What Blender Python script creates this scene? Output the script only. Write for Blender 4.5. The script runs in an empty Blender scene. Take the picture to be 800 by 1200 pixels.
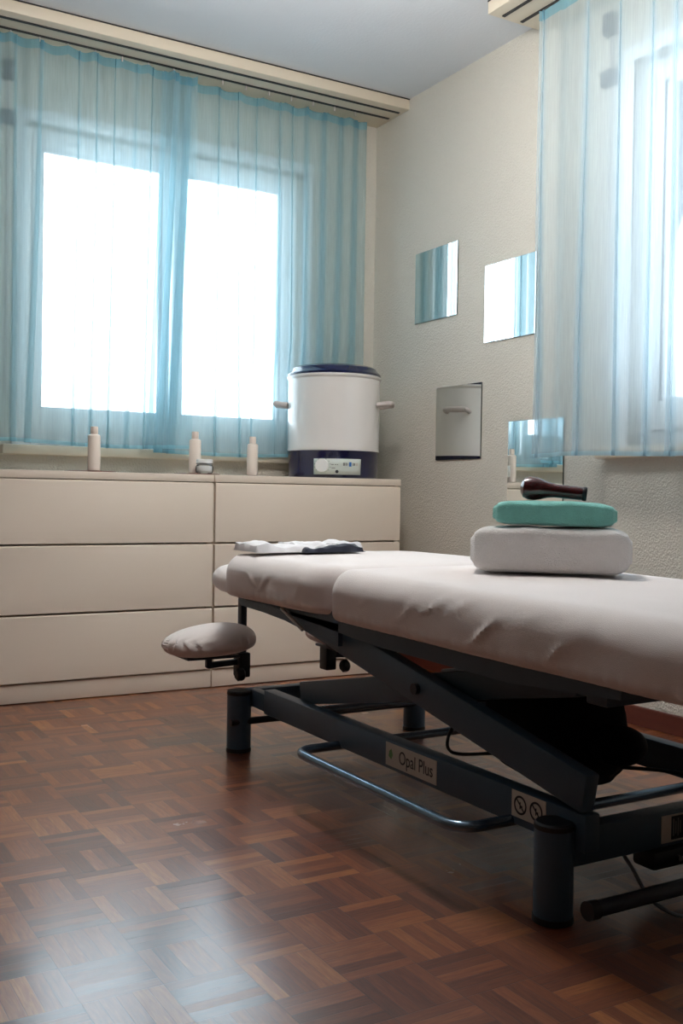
import bpy, bmesh, math, random
from mathutils import Vector, Matrix, noise
random.seed(7)
D = bpy.data; SC = bpy.context.scene; COL = SC.collection
PI = math.pi
SKY, FILL = 5.6, 39.0

# ------------------------------------------------------------------ materials
def newmat(name):
    m = D.materials.new(name); m.use_nodes = True
    nt = m.node_tree; nt.nodes.clear()
    return m, nt, nt.nodes, nt.links
def s2l(c):
    return tuple(((v/255.0)/12.92 if v/255.0 <= 0.04045 else ((v/255.0+0.055)/1.055)**2.4) for v in c) + (1.0,)
def pmat(name, rgb, rough=0.5, metal=0.0, bump=0.0, bscale=100.0, vary=0.0, vscale=8.0, coat=0.0, sheen=0.0, spec=0.5, bdetail=4.0, stretch=(1,1,1), sss=0.0):
    m, nt, N, L = newmat(name)
    out = N.new('ShaderNodeOutputMaterial'); b = N.new('ShaderNodeBsdfPrincipled')
    L.new(b.outputs[0], out.inputs[0])
    c = s2l(rgb)
    b.inputs['Base Color'].default_value = c
    b.inputs['Roughness'].default_value = rough
    b.inputs['Metallic'].default_value = metal
    b.inputs['Coat Weight'].default_value = coat
    b.inputs['Sheen Weight'].default_value = sheen
    b.inputs['Specular IOR Level'].default_value = spec
    tc = N.new('ShaderNodeTexCoord'); mp = N.new('ShaderNodeMapping')
    mp.inputs['Scale'].default_value = stretch
    L.new(tc.outputs['Object'], mp.inputs[0])
    nz = N.new('ShaderNodeTexNoise'); nz.inputs['Scale'].default_value = vscale; nz.inputs['Detail'].default_value = 5
    L.new(mp.outputs[0], nz.inputs['Vector'])
    mix = N.new('ShaderNodeMixRGB'); mix.blend_type = 'MULTIPLY'
    mix.inputs['Fac'].default_value = 1.0
    mix.inputs['Color1'].default_value = c
    cr = N.new('ShaderNodeMapRange'); cr.inputs['To Min'].default_value = 1-vary; cr.inputs['To Max'].default_value = 1+vary
    L.new(nz.outputs['Fac'], cr.inputs['Value']); L.new(cr.outputs[0], mix.inputs['Color2'])
    L.new(mix.outputs[0], b.inputs['Base Color'])
    if bump > 0:
        n2 = N.new('ShaderNodeTexNoise'); n2.inputs['Scale'].default_value = bscale; n2.inputs['Detail'].default_value = bdetail
        L.new(mp.outputs[0], n2.inputs['Vector'])
        bp = N.new('ShaderNodeBump'); bp.inputs['Strength'].default_value = 1.0; bp.inputs['Distance'].default_value = bump
        L.new(n2.outputs['Fac'], bp.inputs['Height']); L.new(bp.outputs[0], b.inputs['Normal'])
    return m

M = {}
M['wall'] = pmat('plaster_wall', (216,211,200), 0.9, bump=0.005, bscale=150, vary=0.03, vscale=3, bdetail=2.5, spec=0.2)
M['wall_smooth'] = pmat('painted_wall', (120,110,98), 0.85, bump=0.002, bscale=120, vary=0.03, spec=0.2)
M['ceiling'] = pmat('ceiling_paint', (222,224,228), 0.9, bump=0.001, bscale=90, vary=0.02, spec=0.2)
M['trimwood'] = pmat('baseboard_wood', (92,40,30), 0.35, vary=0.25, vscale=10, stretch=(1,1,6))
M['cream'] = pmat('cream_lacquer', (222,210,190), 0.45, vary=0.02, spec=0.4)
M['slot'] = pmat('dark_slot', (30,30,34), 0.5)
M['winwhite'] = pmat('window_white', (240,242,244), 0.35, vary=0.01)
M['dresser'] = pmat('dresser_white', (232,218,202), 0.42, vary=0.015, vscale=4, spec=0.4)
M['dgap'] = pmat('dresser_shadow_gap', (120,108,96), 0.7)
M['sheet'] = pmat('fitted_sheet', (238,230,227), 0.92, bump=0.0006, bscale=700, vary=0.02, sheen=0.2, spec=0.15)
M['steel'] = pmat('slate_powder_coat', (60,84,104), 0.42, vary=0.05, bump=0.0003, bscale=900, spec=0.5)
M['dsteel'] = pmat('dark_steel', (26,30,44), 0.4, vary=0.1)
M['blackp'] = pmat('black_plastic', (14,15,22), 0.5, vary=0.1)
M['motor'] = pmat('motor_black', (10,10,20), 0.75, vary=0.1, bump=0.002, bscale=40, spec=0.2)
M['chrome'] = pmat('foot_bar_metal', (120,140,158), 0.25, metal=0.85, vary=0.03)
M['rod'] = pmat('rod_metal', (170,165,160), 0.3, metal=0.7)
M['wtowel'] = pmat('white_terry', (246,242,240), 0.97, bump=0.004, bscale=420, vary=0.05, vscale=60, sheen=0.5, spec=0.1)
M['mtowel'] = pmat('mint_terry', (138,214,204), 0.97, bump=0.004, bscale=420, vary=0.12, vscale=50, sheen=0.4, spec=0.1)
M['maroon'] = pmat('polished_dark_wood', (72,14,18), 0.22, vary=0.35, vscale=30, coat=0.6, stretch=(1,1,1))
M['enamel'] = pmat('white_enamel', (226,222,218), 0.18, vary=0.01, coat=0.5)
M['navy'] = pmat('navy_enamel', (10,20,62), 0.2, vary=0.05, coat=0.5)
M['plabel'] = pmat('panel_print', (206,214,206), 0.4, vary=0.02)
M['ink'] = pmat('print_ink', (26,28,34), 0.6)
M['inkblue'] = pmat('print_blue', (40,110,190), 0.6)
M['inkgreen'] = pmat('print_green', (90,140,90), 0.6)
M['inkgrey'] = pmat('print_grey', (120,120,118), 0.6)
M['handle'] = pmat('handle_plastic', (200,190,186), 0.5)
M['knob'] = pmat('knob_white', (236,236,234), 0.3)
M['bottle'] = pmat('bottle_cream', (240,226,214), 0.35, vary=0.01)
M['cap'] = pmat('bottle_cap_cream', (232,216,204), 0.45)
M['coaster'] = pmat('coaster_brown', (112,72,58), 0.6, vary=0.15, vscale=40)
M['sticker'] = pmat('sticker_pale', (196,190,180), 0.5, vary=0.02)
M['silver'] = pmat('silver_rim', (200,200,205), 0.2, metal=0.9)
M['dcloth'] = pmat('dark_navy_cloth', (20,24,44), 0.9, sheen=0.2)
M['cwhite'] = pmat('white_cotton', (236,234,236), 0.9, bump=0.0006, bscale=500, vary=0.02, sheen=0.2)
M['grey'] = pmat('grey_plastic', (96,98,104), 0.5)
M['medge'] = pmat('mirror_edge', (40,52,50), 0.3)
M['snow'] = pmat('hazy_snow_hill', (236,240,246), 1.0, vary=0.04, vscale=0.05, spec=0.0)

def mirror_mat():
    m, nt, N, L = newmat('mirror_glass')
    out = N.new('ShaderNodeOutputMaterial'); b = N.new('ShaderNodeBsdfPrincipled')
    b.inputs['Metallic'].default_value = 1; b.inputs['Roughness'].default_value = 0.01
    b.inputs['Base Color'].default_value = (0.86, 0.9, 0.9, 1)
    L.new(b.outputs[0], out.inputs[0]); return m
M['mirror'] = mirror_mat()
def pane_mat(name='window_glass', tint=(0.96,0.98,1,1), ior=1.45):
    m, nt, N, L = newmat(name)
    out = N.new('ShaderNodeOutputMaterial'); t = N.new('ShaderNodeBsdfTransparent'); g = N.new('ShaderNodeBsdfGlossy')
    t.inputs[0].default_value = tint; g.inputs['Roughness'].default_value = 0.01
    fr = N.new('ShaderNodeFresnel'); fr.inputs[0].default_value = ior
    mx = N.new('ShaderNodeMixShader'); L.new(fr.outputs[0], mx.inputs[0]); L.new(t.outputs[0], mx.inputs[1]); L.new(g.outputs[0], mx.inputs[2])
    L.new(mx.outputs[0], out.inputs[0]); return m
M['pane'] = pane_mat()
M['jarglass'] = pane_mat('jar_glass', (0.96,0.97,0.98,1), 1.18)

def sheer(name, cover, dif, tr, tint, edge=0.35):
    """woven voile: part open weave (see through), part threads; denser seen edge-on"""
    m, nt, N, L = newmat(name)
    out = N.new('ShaderNodeOutputMaterial')
    t = N.new('ShaderNodeBsdfTransparent'); t.inputs[0].default_value = tint
    d = N.new('ShaderNodeBsdfDiffuse'); d.inputs[0].default_value = dif
    r = N.new('ShaderNodeBsdfTranslucent'); r.inputs[0].default_value = tr
    a = N.new('ShaderNodeMixShader'); a.inputs[0].default_value = 0.5
    L.new(d.outputs[0], a.inputs[1]); L.new(r.outputs[0], a.inputs[2])
    lw = N.new('ShaderNodeLayerWeight'); lw.inputs[0].default_value = 0.45
    tc = N.new('ShaderNodeTexCoord'); mp = N.new('ShaderNodeMapping'); mp.inputs['Scale'].default_value = (1, 1, 0.04)
    L.new(tc.outputs['Object'], mp.inputs[0])
    nz = N.new('ShaderNodeTexNoise'); nz.inputs['Scale'].default_value = 240; nz.inputs['Detail'].default_value = 3
    L.new(mp.outputs[0], nz.inputs['Vector'])
    mr = N.new('ShaderNodeMapRange'); mr.inputs['To Min'].default_value = cover-0.07; mr.inputs['To Max'].default_value = cover+0.07
    L.new(nz.outputs['Fac'], mr.inputs['Value'])
    ml = N.new('ShaderNodeMath'); ml.operation = 'MULTIPLY_ADD'; ml.use_clamp = True
    L.new(lw.outputs['Facing'], ml.inputs[0]); ml.inputs[1].default_value = edge; L.new(mr.outputs[0], ml.inputs[2])
    mx = N.new('ShaderNodeMixShader'); L.new(ml.outputs[0], mx.inputs[0]); L.new(t.outputs[0], mx.inputs[1]); L.new(a.outputs[0], mx.inputs[2])
    L.new(mx.outputs[0], out.inputs[0]); return m
M['voile'] = sheer('blue_voile', 0.38, (0.54,0.68,0.72,1), (0.56,0.76,0.82,1), (0.88,0.96,0.98,1), 0.22)
M['voile_hem'] = sheer('blue_voile_hem', 0.60, (0.34,0.60,0.70,1), (0.42,0.70,0.80,1), (0.85,0.94,0.97,1))
M['voile_tape'] = sheer('blue_voile_tape', 0.50, (0.24,0.48,0.58,1), (0.30,0.56,0.68,1), (0.8,0.93,0.97,1))
M['voile2'] = sheer('pale_blue_voile', 0.40, (0.62,0.73,0.78,1), (0.68,0.81,0.87,1), (0.92,0.96,0.98,1), 0.2)
M['voile2_hem'] = sheer('pale_blue_voile_hem', 0.62, (0.44,0.62,0.70,1), (0.52,0.72,0.80,1), (0.88,0.94,0.97,1))
M['tapewhite'] = pmat('heading_tape_cream', (226,222,208), 0.9)

def parquet():
    m, nt, N, L = newmat('mosaic_parquet')
    out = N.new('ShaderNodeOutputMaterial'); b = N.new('ShaderNodeBsdfPrincipled'); L.new(b.outputs[0], out.inputs[0])
    def math_(op, a, b_=None, clamp=False):
        n = N.new('ShaderNodeMath'); n.operation = op; n.use_clamp = clamp
        for i, v in enumerate((a, b_)):
            if v is None: continue
            if isinstance(v, (int, float)): n.inputs[i].default_value = v
            else: L.new(v, n.inputs[i])
        return n.outputs[0]
    tc = N.new('ShaderNodeTexCoord'); sp = N.new('ShaderNodeSeparateXYZ'); L.new(tc.outputs['Object'], sp.inputs[0])
    S = 0.1225
    u = math_('DIVIDE', math_('SUBTRACT', sp.outputs[0], 0.5415-10*S), S)
    v = math_('DIVIDE', math_('SUBTRACT', sp.outputs[1], 1.42-20*S), S)
    cu = math_('FLOOR', u); cv = math_('FLOOR', v)
    fu = math_('SUBTRACT', u, cu); fv = math_('SUBTRACT', v, cv)
    par = math_('MODULO', math_('ADD', cu, cv), 2.0)      # cell(9,20) -> 29 -> odd -> along X
    # across coordinate: odd -> fv, even -> fu
    inv = math_('SUBTRACT', 1.0, par)
    acr = math_('ADD', math_('MULTIPLY', par, fv), math_('MULTIPLY', inv, fu))
    alo = math_('ADD', math_('MULTIPLY', par, fu), math_('MULTIPLY', inv, fv))
    k = math_('MULTIPLY', acr, 5.0); fk = math_('FLOOR', k); ff = math_('SUBTRACT', k, fk)
    cb = N.new('ShaderNodeCombineXYZ'); L.new(cu, cb.inputs[0]); L.new(cv, cb.inputs[1]); L.new(fk, cb.inputs[2])
    wn = N.new('ShaderNodeTexWhiteNoise'); wn.noise_dimensions = '3D'; L.new(cb.outputs[0], wn.inputs['Vector'])
    cb2 = N.new('ShaderNodeCombineXYZ'); L.new(cu, cb2.inputs[0]); L.new(cv, cb2.inputs[1])
    wn2 = N.new('ShaderNodeTexWhiteNoise'); wn2.noise_dimensions = '3D'; L.new(cb2.outputs[0], wn2.inputs['Vector'])
    # grain
    cg = N.new('ShaderNodeCombineXYZ')
    L.new(math_('MULTIPLY', acr, 9.0), cg.inputs[0]); L.new(math_('MULTIPLY', alo, 0.9), cg.inputs[1])
    L.new(math_('ADD', math_('MULTIPLY', wn.outputs[0], 50.0), cu), cg.inputs[2])
    ng = N.new('ShaderNodeTexNoise'); ng.inputs['Scale'].default_value = 3.0; ng.inputs['Detail'].default_value = 6; ng.inputs['Distortion'].default_value = 0.6
    L.new(cg.outputs[0], ng.inputs['Vector'])
    val = math_('ADD', math_('ADD', 0.07, math_('MULTIPLY', wn.outputs[0], 0.48)), math_('ADD', math_('MULTIPLY', wn2.outputs[0], 0.26), math_('MULTIPLY', math_('SUBTRACT', ng.outputs['Fac'], 0.38), 0.55)))
    cr = N.new('ShaderNodeValToRGB'); el = cr.color_ramp.elements
    el[0].position = 0.0; el[0].color = s2l((64,24,10))
    el[1].position = 1.0; el[1].color = s2l((182,114,52))
    for p, c in ((0.3, (100,44,16)), (0.6, (130,66,25)), (0.82, (156,90,38))):
        e = el.new(p); e.color = s2l(c)
    L.new(val, cr.inputs[0])
    # gaps
    g1 = math_('MINIMUM', ff, math_('SUBTRACT', 1.0, ff))           # finger gaps
    g2 = math_('MINIMUM', fu, math_('SUBTRACT', 1.0, fu)); g3 = math_('MINIMUM', fv, math_('SUBTRACT', 1.0, fv))
    gf = math_('MULTIPLY', g1, 30.0, True); gb = math_('MULTIPLY', math_('MINIMUM', g2, g3), 110.0, True)
    gg = math_('MINIMUM', gf, gb)
    mr = N.new('ShaderNodeMapRange'); mr.inputs['To Min'].default_value = 0.45; L.new(gg, mr.inputs['Value'])
    mx = N.new('ShaderNodeMixRGB'); mx.blend_type = 'MULTIPLY'; mx.inputs['Fac'].default_value = 1
    L.new(cr.outputs[0], mx.inputs['Color1']); L.new(mr.outputs[0], mx.inputs['Color2'])
    L.new(mx.outputs[0], b.inputs['Base Color'])
    b.inputs['Roughness'].default_value = 0.5
    b.inputs['Coat Weight'].default_value = 1.0; b.inputs['Coat IOR'].default_value = 1.85
    sc = N.new('ShaderNodeTexNoise'); sc.inputs['Scale'].default_value = 6; sc.inputs['Detail'].default_value = 6
    L.new(tc.outputs['Object'], sc.inputs['Vector'])
    m2 = N.new('ShaderNodeMapRange'); m2.inputs['To Min'].default_value = 0.17; m2.inputs['To Max'].default_value = 0.30
    L.new(math_('ADD', math_('MULTIPLY', sc.outputs['Fac'], 0.6), math_('MULTIPLY', wn.outputs[0], 0.4)), m2.inputs['Value']); L.new(m2.outputs[0], b.inputs['Coat Roughness'])
    bp = N.new('ShaderNodeBump'); bp.inputs['Distance'].default_value = 0.0006; bp.inputs['Strength'].default_value = 0.6
    hh = math_('ADD', gg, math_('ADD', math_('MULTIPLY', wn.outputs[0], 0.5), math_('MULTIPLY', ng.outputs['Fac'], 0.4)))
    L.new(hh, bp.inputs['Height']); L.new(bp.outputs[0], b.inputs['Normal'])
    return m
M['parquet'] = parquet()

# ------------------------------------------------------------------ mesh helpers
class MB:
    """collects shapes for ONE object; several materials allowed"""
    def __init__(s): s.bm = bmesh.new(); s.mi = 0
    def _tag(s, n0):
        s.bm.faces.ensure_lookup_table()
        for f in s.bm.faces[n0:]: f.material_index = s.mi
    def box(s, x0, x1, y0, y1, z0, z1, bev=0.0, seg=2, mat=None):
        n0 = len(s.bm.faces)
        b = bmesh.new(); bmesh.ops.create_cube(b, size=1)
        for v in b.verts:
            v.co = Vector(((x0+x1)/2+v.co.x*(x1-x0), (y0+y1)/2+v.co.y*(y1-y0), (z0+z1)/2+v.co.z*(z1-z0)))
        if bev > 0: bmesh.ops.bevel(b, geom=b.edges[:], offset=bev, segments=seg, affect='EDGES', profile=0.5)
        s.merge(b, mat); s._tag(n0); return s
    def merge(s, b, mat=None):
        if mat: bmesh.ops.transform(b, matrix=mat, verts=b.verts)
        me = D.meshes.new('tmp'); b.to_mesh(me); b.free(); n0 = len(s.bm.faces)
        s.bm.from_mesh(me); D.meshes.remove(me); s._tag(n0)
    def bar(s, p, q, w, h, bev=0.004, up=(0,0,1)):
        """rectangular bar from p to q; w across, h along up"""
        p = Vector(p); q = Vector(q); d = q-p; L = d.length; d.normalize()
        side = d.cross(Vector(up)).normalized(); u = side.cross(d)
        b = bmesh.new(); bmesh.ops.create_cube(b, size=1)
        for v in b.verts: v.co = Vector((v.co.x*L, v.co.y*w, v.co.z*h))
        if bev > 0: bmesh.ops.bevel(b, geom=b.edges[:], offset=bev, segments=2, affect='EDGES', profile=0.5)
        mt = Matrix((( d.x, side.x, u.x, (p.x+q.x)/2), (d.y, side.y, u.y, (p.y+q.y)/2), (d.z, side.z, u.z, (p.z+q.z)/2), (0,0,0,1)))
        s.merge(b, mt); return s
    def tube(s, pts, r, n=14, cap=True):
        pts = [Vector(p) for p in pts]; rs = r if isinstance(r, (list, tuple)) else [r]*len(pts)
        n0 = len(s.bm.faces); rings = []
        t = (pts[1]-pts[0]).normalized(); ref = Vector((0,0,1)) if abs(t.z) < 0.9 else Vector((1,0,0))
        a = t.cross(ref).normalized()
        for i, p in enumerate(pts):
            if i == 0: t = (pts[1]-pts[0])
            elif i == len(pts)-1: t = pts[-1]-pts[-2]
            else: t = (pts[i+1]-pts[i]).normalized()+(pts[i]-pts[i-1]).normalized()
            t.normalize(); a = (a - t*a.dot(t)).normalized(); b = t.cross(a)
            rings.append([s.bm.verts.new(p+(a*math.cos(2*PI*k/n)+b*math.sin(2*PI*k/n))*rs[i]) for k in range(n)])
        for i in range(len(rings)-1):
            for k in range(n): s.bm.faces.new((rings[i][k], rings[i][(k+1)%n], rings[i+1][(k+1)%n], rings[i+1][k]))
        if cap: s.bm.faces.new(rings[0][::-1]); s.bm.faces.new(rings[-1])
        s._tag(n0); return s
    def lathe(s, prof, c=(0,0,0), n=40, axis='z', sx=1, sy=1):
        """prof: (r, z) pairs"""
        n0 = len(s.bm.faces); rings = []
        for r, z in prof:
            row = []
            for k in range(n):
                a = 2*PI*k/n; p = Vector((r*math.cos(a)*sx, r*math.sin(a)*sy, z))
                if axis == 'y': p = Vector((p.x, -p.z, p.y))
                if axis == 'x': p = Vector((p.z, p.y, -p.x))
                row.append(s.bm.verts.new(p+Vector(c)))
            rings.append(row)
        for i in range(len(rings)-1):
            for k in range(n): s.bm.faces.new((rings[i][k], rings[i][(k+1)%n], rings[i+1][(k+1)%n], rings[i+1][k]))
        if prof[0][0] > 1e-6: s.bm.faces.new(rings[0][::-1])
        if prof[-1][0] > 1e-6: s.bm.faces.new(rings[-1])
        s._tag(n0); return s
    def poly(s, pts, flip=False):
        n0 = len(s.bm.faces); v = [s.bm.verts.new(p) for p in pts]; s.bm.faces.new(v[::-1] if flip else v); s._tag(n0); return s
    def build(s, name, mats, parent=None, smooth=True, mods=None):
        if not isinstance(mats, (list, tuple)): mats = [mats]
        bmesh.ops.remove_doubles(s.bm, verts=s.bm.verts, dist=1e-6)
        bmesh.ops.recalc_face_normals(s.bm, faces=s.bm.faces)
        me = D.meshes.new(name); s.bm.to_mesh(me); s.bm.free()
        for m in mats: me.materials.append(m)
        if smooth:
            for p in me.polygons: p.use_smooth = True
            me.set_sharp_from_angle(angle=math.radians(35))
        o = D.objects.new(name, me); COL.objects.link(o)
        if parent: adopt(o, parent)
        return o
def adopt(o, parent):
    o.parent = parent; o.matrix_parent_inverse = world(parent).inverted()
def world(o):
    m = o.matrix_basis.copy()
    while o.parent: 
        m = o.parent.matrix_basis @ o.matrix_parent_inverse @ m if o.parent.parent is None else world(o.parent) @ o.matrix_parent_inverse @ m
        return m
    return m
def empty(name, loc=(0,0,0), label=None, cat=None, group=None, kind=None):
    o = D.objects.new(name, None); COL.objects.link(o); o.location = loc; o.empty_display_size = 0.1
    tag(o, label, cat, group, kind); return o
def tag(o, label=None, cat=None, group=None, kind=None):
    if label: o['label'] = label
    if cat: o['category'] = cat
    if group: o['group'] = group
    if kind: o['kind'] = kind
    return o
def textbm(txt, size, extrude=0.0006):
    cu = D.curves.new('t', 'FONT'); cu.body = txt; cu.size = size; cu.extrude = extrude; cu.align_x = 'CENTER'; cu.align_y = 'CENTER'
    o = D.objects.new('t', cu); COL.objects.link(o)
    bpy.context.view_layer.update()
    me = D.meshes.new_from_object(o.evaluated_get(bpy.context.evaluated_depsgraph_get()))
    b = bmesh.new(); b.from_mesh(me); D.objects.remove(o); D.curves.remove(cu); D.meshes.remove(me); return b

# ------------------------------------------------------------------ room
XR, YB, ZC = 2.502, 4.0, 2.455           # right wall, window wall, ceiling
XL, YF = -1.7, -1.7
T = 0.30
W1 = (0.935, 2.124, 0.90, 2.135)         # window hole in the window wall: x0 x1 z0 z1
W2 = (1.235, 2.42, 0.90, 2.155)          # hole in the right wall: y0 y1 z0 z1
fl = MB().box(XL, XR, YF, YB, -0.1, 0).build('floor', M['parquet'], smooth=False); tag(fl, 'glossy mosaic parquet floor', None, None, 'structure')
ce = MB().box(XL-.05, XR+T, YF-.05, YB+T, ZC, ZC+0.1).build('ceiling', M['ceiling'], smooth=False); tag(ce, kind='structure')
b = MB(); a0, a1, z0, z1 = W1
b.box(XL, a0, YB, YB+T, -0.1, ZC); b.box(a1, XR+T, YB, YB+T, -0.1, ZC); b.box(a0, a1, YB, YB+T, -0.1, z0); b.box(a0, a1, YB, YB+T, z1, ZC)
tag(b.build('wall_back', M['wall'], smooth=False), kind='structure')
b = MB(); a0, a1, z0, z1 = W2
b.box(XR, XR+T, YF, a0, -0.1, ZC); b.box(XR, XR+T, a1, YB, -0.1, ZC); b.box(XR, XR+T, a0, a1, -0.1, z0); b.box(XR, XR+T, a0, a1, z1, ZC)
tag(b.build('wall_right', M['wall'], smooth=False), kind='structure')
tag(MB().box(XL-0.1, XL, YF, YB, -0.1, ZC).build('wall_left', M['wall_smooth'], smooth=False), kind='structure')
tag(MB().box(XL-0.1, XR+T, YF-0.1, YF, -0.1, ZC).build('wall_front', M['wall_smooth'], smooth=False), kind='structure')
tag(MB().box(XR-0.014, XR, YF, YB, 0, 0.062, 0.003).build('baseboard_right', M['trimwood'], smooth=False), kind='structure')
tag(MB().box(XL, XL+0.014, YF, YB, 0, 0.062, 0.003).build('baseboard_left', M['trimwood'], smooth=False), kind='structure')
tag(MB().box(XL+.014, XR-.014, YF, YF+0.014, 0, 0.062, 0.003).build('baseboard_front', M['trimwood'], smooth=False), kind='structure')

# windows, built in a local frame: u along the wall, v = depth outwards, z up
def window(name, hole, tf, cas, sill, label):
    """tf maps (u,v,z) boxes to the room; cas = [(u0,u1)...] glass extents"""
    r = empty(name, tf(( (hole[0]+hole[1])/2, 0, hole[2])), kind='structure'); r['label'] = label
    u0, u1, z0, z1 = hole
    def bx(mb, a, b_, c, d, e, f, bev=0.003):
        p, q = tf((a, c, e)), tf((b_, d, f))
        mb.box(min(p[0],q[0]), max(p[0],q[0]), min(p[1],q[1]), max(p[1],q[1]), e, f, bev)
    m = MB(); V0, V1 = 0.055, 0.12
    fw_ = 0.035
    bx(m, u0, u0+fw_, V0, V1, z0, z1); bx(m, u1-fw_, u1, V0, V1, z0, z1)
    bx(m, u0+fw_, u1-fw_, V0, V1, z1-fw_, z1); bx(m, u0+fw_, u1-fw_, V0, V1, z0, z0+0.05)
    m.build('window_frame', M['winwhite'], r)
    for g0, g1 in cas:
        gz0, gz1 = 1.045, z1-0.08
        m = MB(); s = 0.036; v0, v1 = V0-0.012, V1-0.02
        bx(m, g0-s, g0, v0, v1, z0+0.052, z1-fw_+0.006); bx(m, g1, g1+s, v0, v1, z0+0.052, z1-fw_+0.006)
        bx(m, g0, g1, v0, v1, gz1, z1-fw_+0.006); bx(m, g0, g1, v0, v1, z0+0.052, gz0)
        # glazing bead
        for (a, b_, e, f) in ((g0, g0+.01, gz0, gz1), (g1-.01, g1, gz0, gz1), (g0, g1, gz1-.01, gz1), (g0, g1, gz0, gz0+.01)):
            bx(m, a, b_, v0+0.012, v0+0.03, e, f, 0.002)
        c = m.build('casement', M['winwhite'], r)
        m = MB(); bx(m, g0+.001, g1-.001, v0+0.032, v0+0.036, gz0+.001, gz1-.001, 0); m.build('glass_pane', M['pane'], c, smooth=False)
    # reveal lining + sill
    m = MB()
    bx(m, sill[0], sill[1], -0.045, 0.055, 0.862, 0.9, 0.006)
    m.build('window_sill', M['cream'], r)
    m = MB()
    for (a, b_) in ((u0-0.05, u0), (u1, u1+0.05)): bx(m, a, b_, -0.006, 0.004, 0.9, z1+0.05, 0.002)
    bx(m, u0, u1, -0.006, 0.004, z1, z1+0.05, 0.002)
    m.build('casing', M['winwhite'], r)
    return r
w1 = window('window_1', W1, lambda p: (p[0], YB+p[1], p[2]), [(1.003, 1.495), (1.585, 2.046)], (0.845, 2.25), 'white two-casement window behind the blue curtains')
w2 = window('window_2', W2, lambda p: (XR+p[1], p[0], p[2]), [(1.303, 1.78), (1.87, 2.335)], (1.10, 2.53), 'white window at the right behind a pale sheer curtain')

# curtain boards under the ceiling (two tracks each)
def board(name, tf, L0, L1):
    def bx(mb, a, b_, c, d, e, f, bev=0):
        p, q = tf((a, c)), tf((b_, d))
        mb.box(min(p[0],q[0]), max(p[0],q[0]), min(p[1],q[1]), max(p[1],q[1]), e, f, bev)
    r = empty(name, tf(((L0+L1)/2, 0.1))+(ZC,), kind='structure')
    m = MB(); bx(m, L0, L1, 0.002, 0.268, 2.408, ZC-0.004, 0.002); m.build('curtain_board', M['cream'], r)
    m = MB(); bx(m, L0, L1, 0.262, 0.270, ZC-0.0045, ZC-0.0002); m.build('shadow_joint', M['slot'], r)
    for d in (0.215, 0.133):
        m = MB(); bx(m, L0+0.002, L1-0.02, d-0.006, d+0.006, 2.4045, 2.4095)
        m.build('curtain_track', M['slot'], r)
    return r
board('trim_1', lambda p: (p[0], YB-p[1]), XL+0.02, XR-0.001)
board('trim_2', lambda p: (XR-p[1], p[0]), 0.4, 2.855)

# ------------------------------------------------------------------ mirrors
def mirror(yc, zc, label, tilt=0):
    r = empty('wall_mirror', (XR, yc, zc), label, 'mirror')
    MB().box(XR-0.004, XR, yc-.15, yc+.15, zc-.15, zc+.15).build('mirror_backing', M['medge'], r, smooth=False)
    MB().box(XR-0.0052, XR-0.0041, yc-.1492, yc+.1492, zc-.1492, zc+.1492).build('mirror_face', M['mirror'], r, smooth=False)
    if tilt: r.rotation_euler.z = math.radians(tilt); r.location.x -= .0012
mirror(3.510, 1.616, 'upper left square mirror, nearest the room corner, reflecting blue curtain')
mirror(3.030, 1.478, 'square wall mirror filled with bright window light, beside the right curtain')
mirror(3.340, 1.028, 'dark-looking square mirror low on the wall, right of the pot')
mirror(2.870, 0.864, 'lowest square mirror, partly behind the sheer curtain, above the towels', 0.35)

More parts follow.
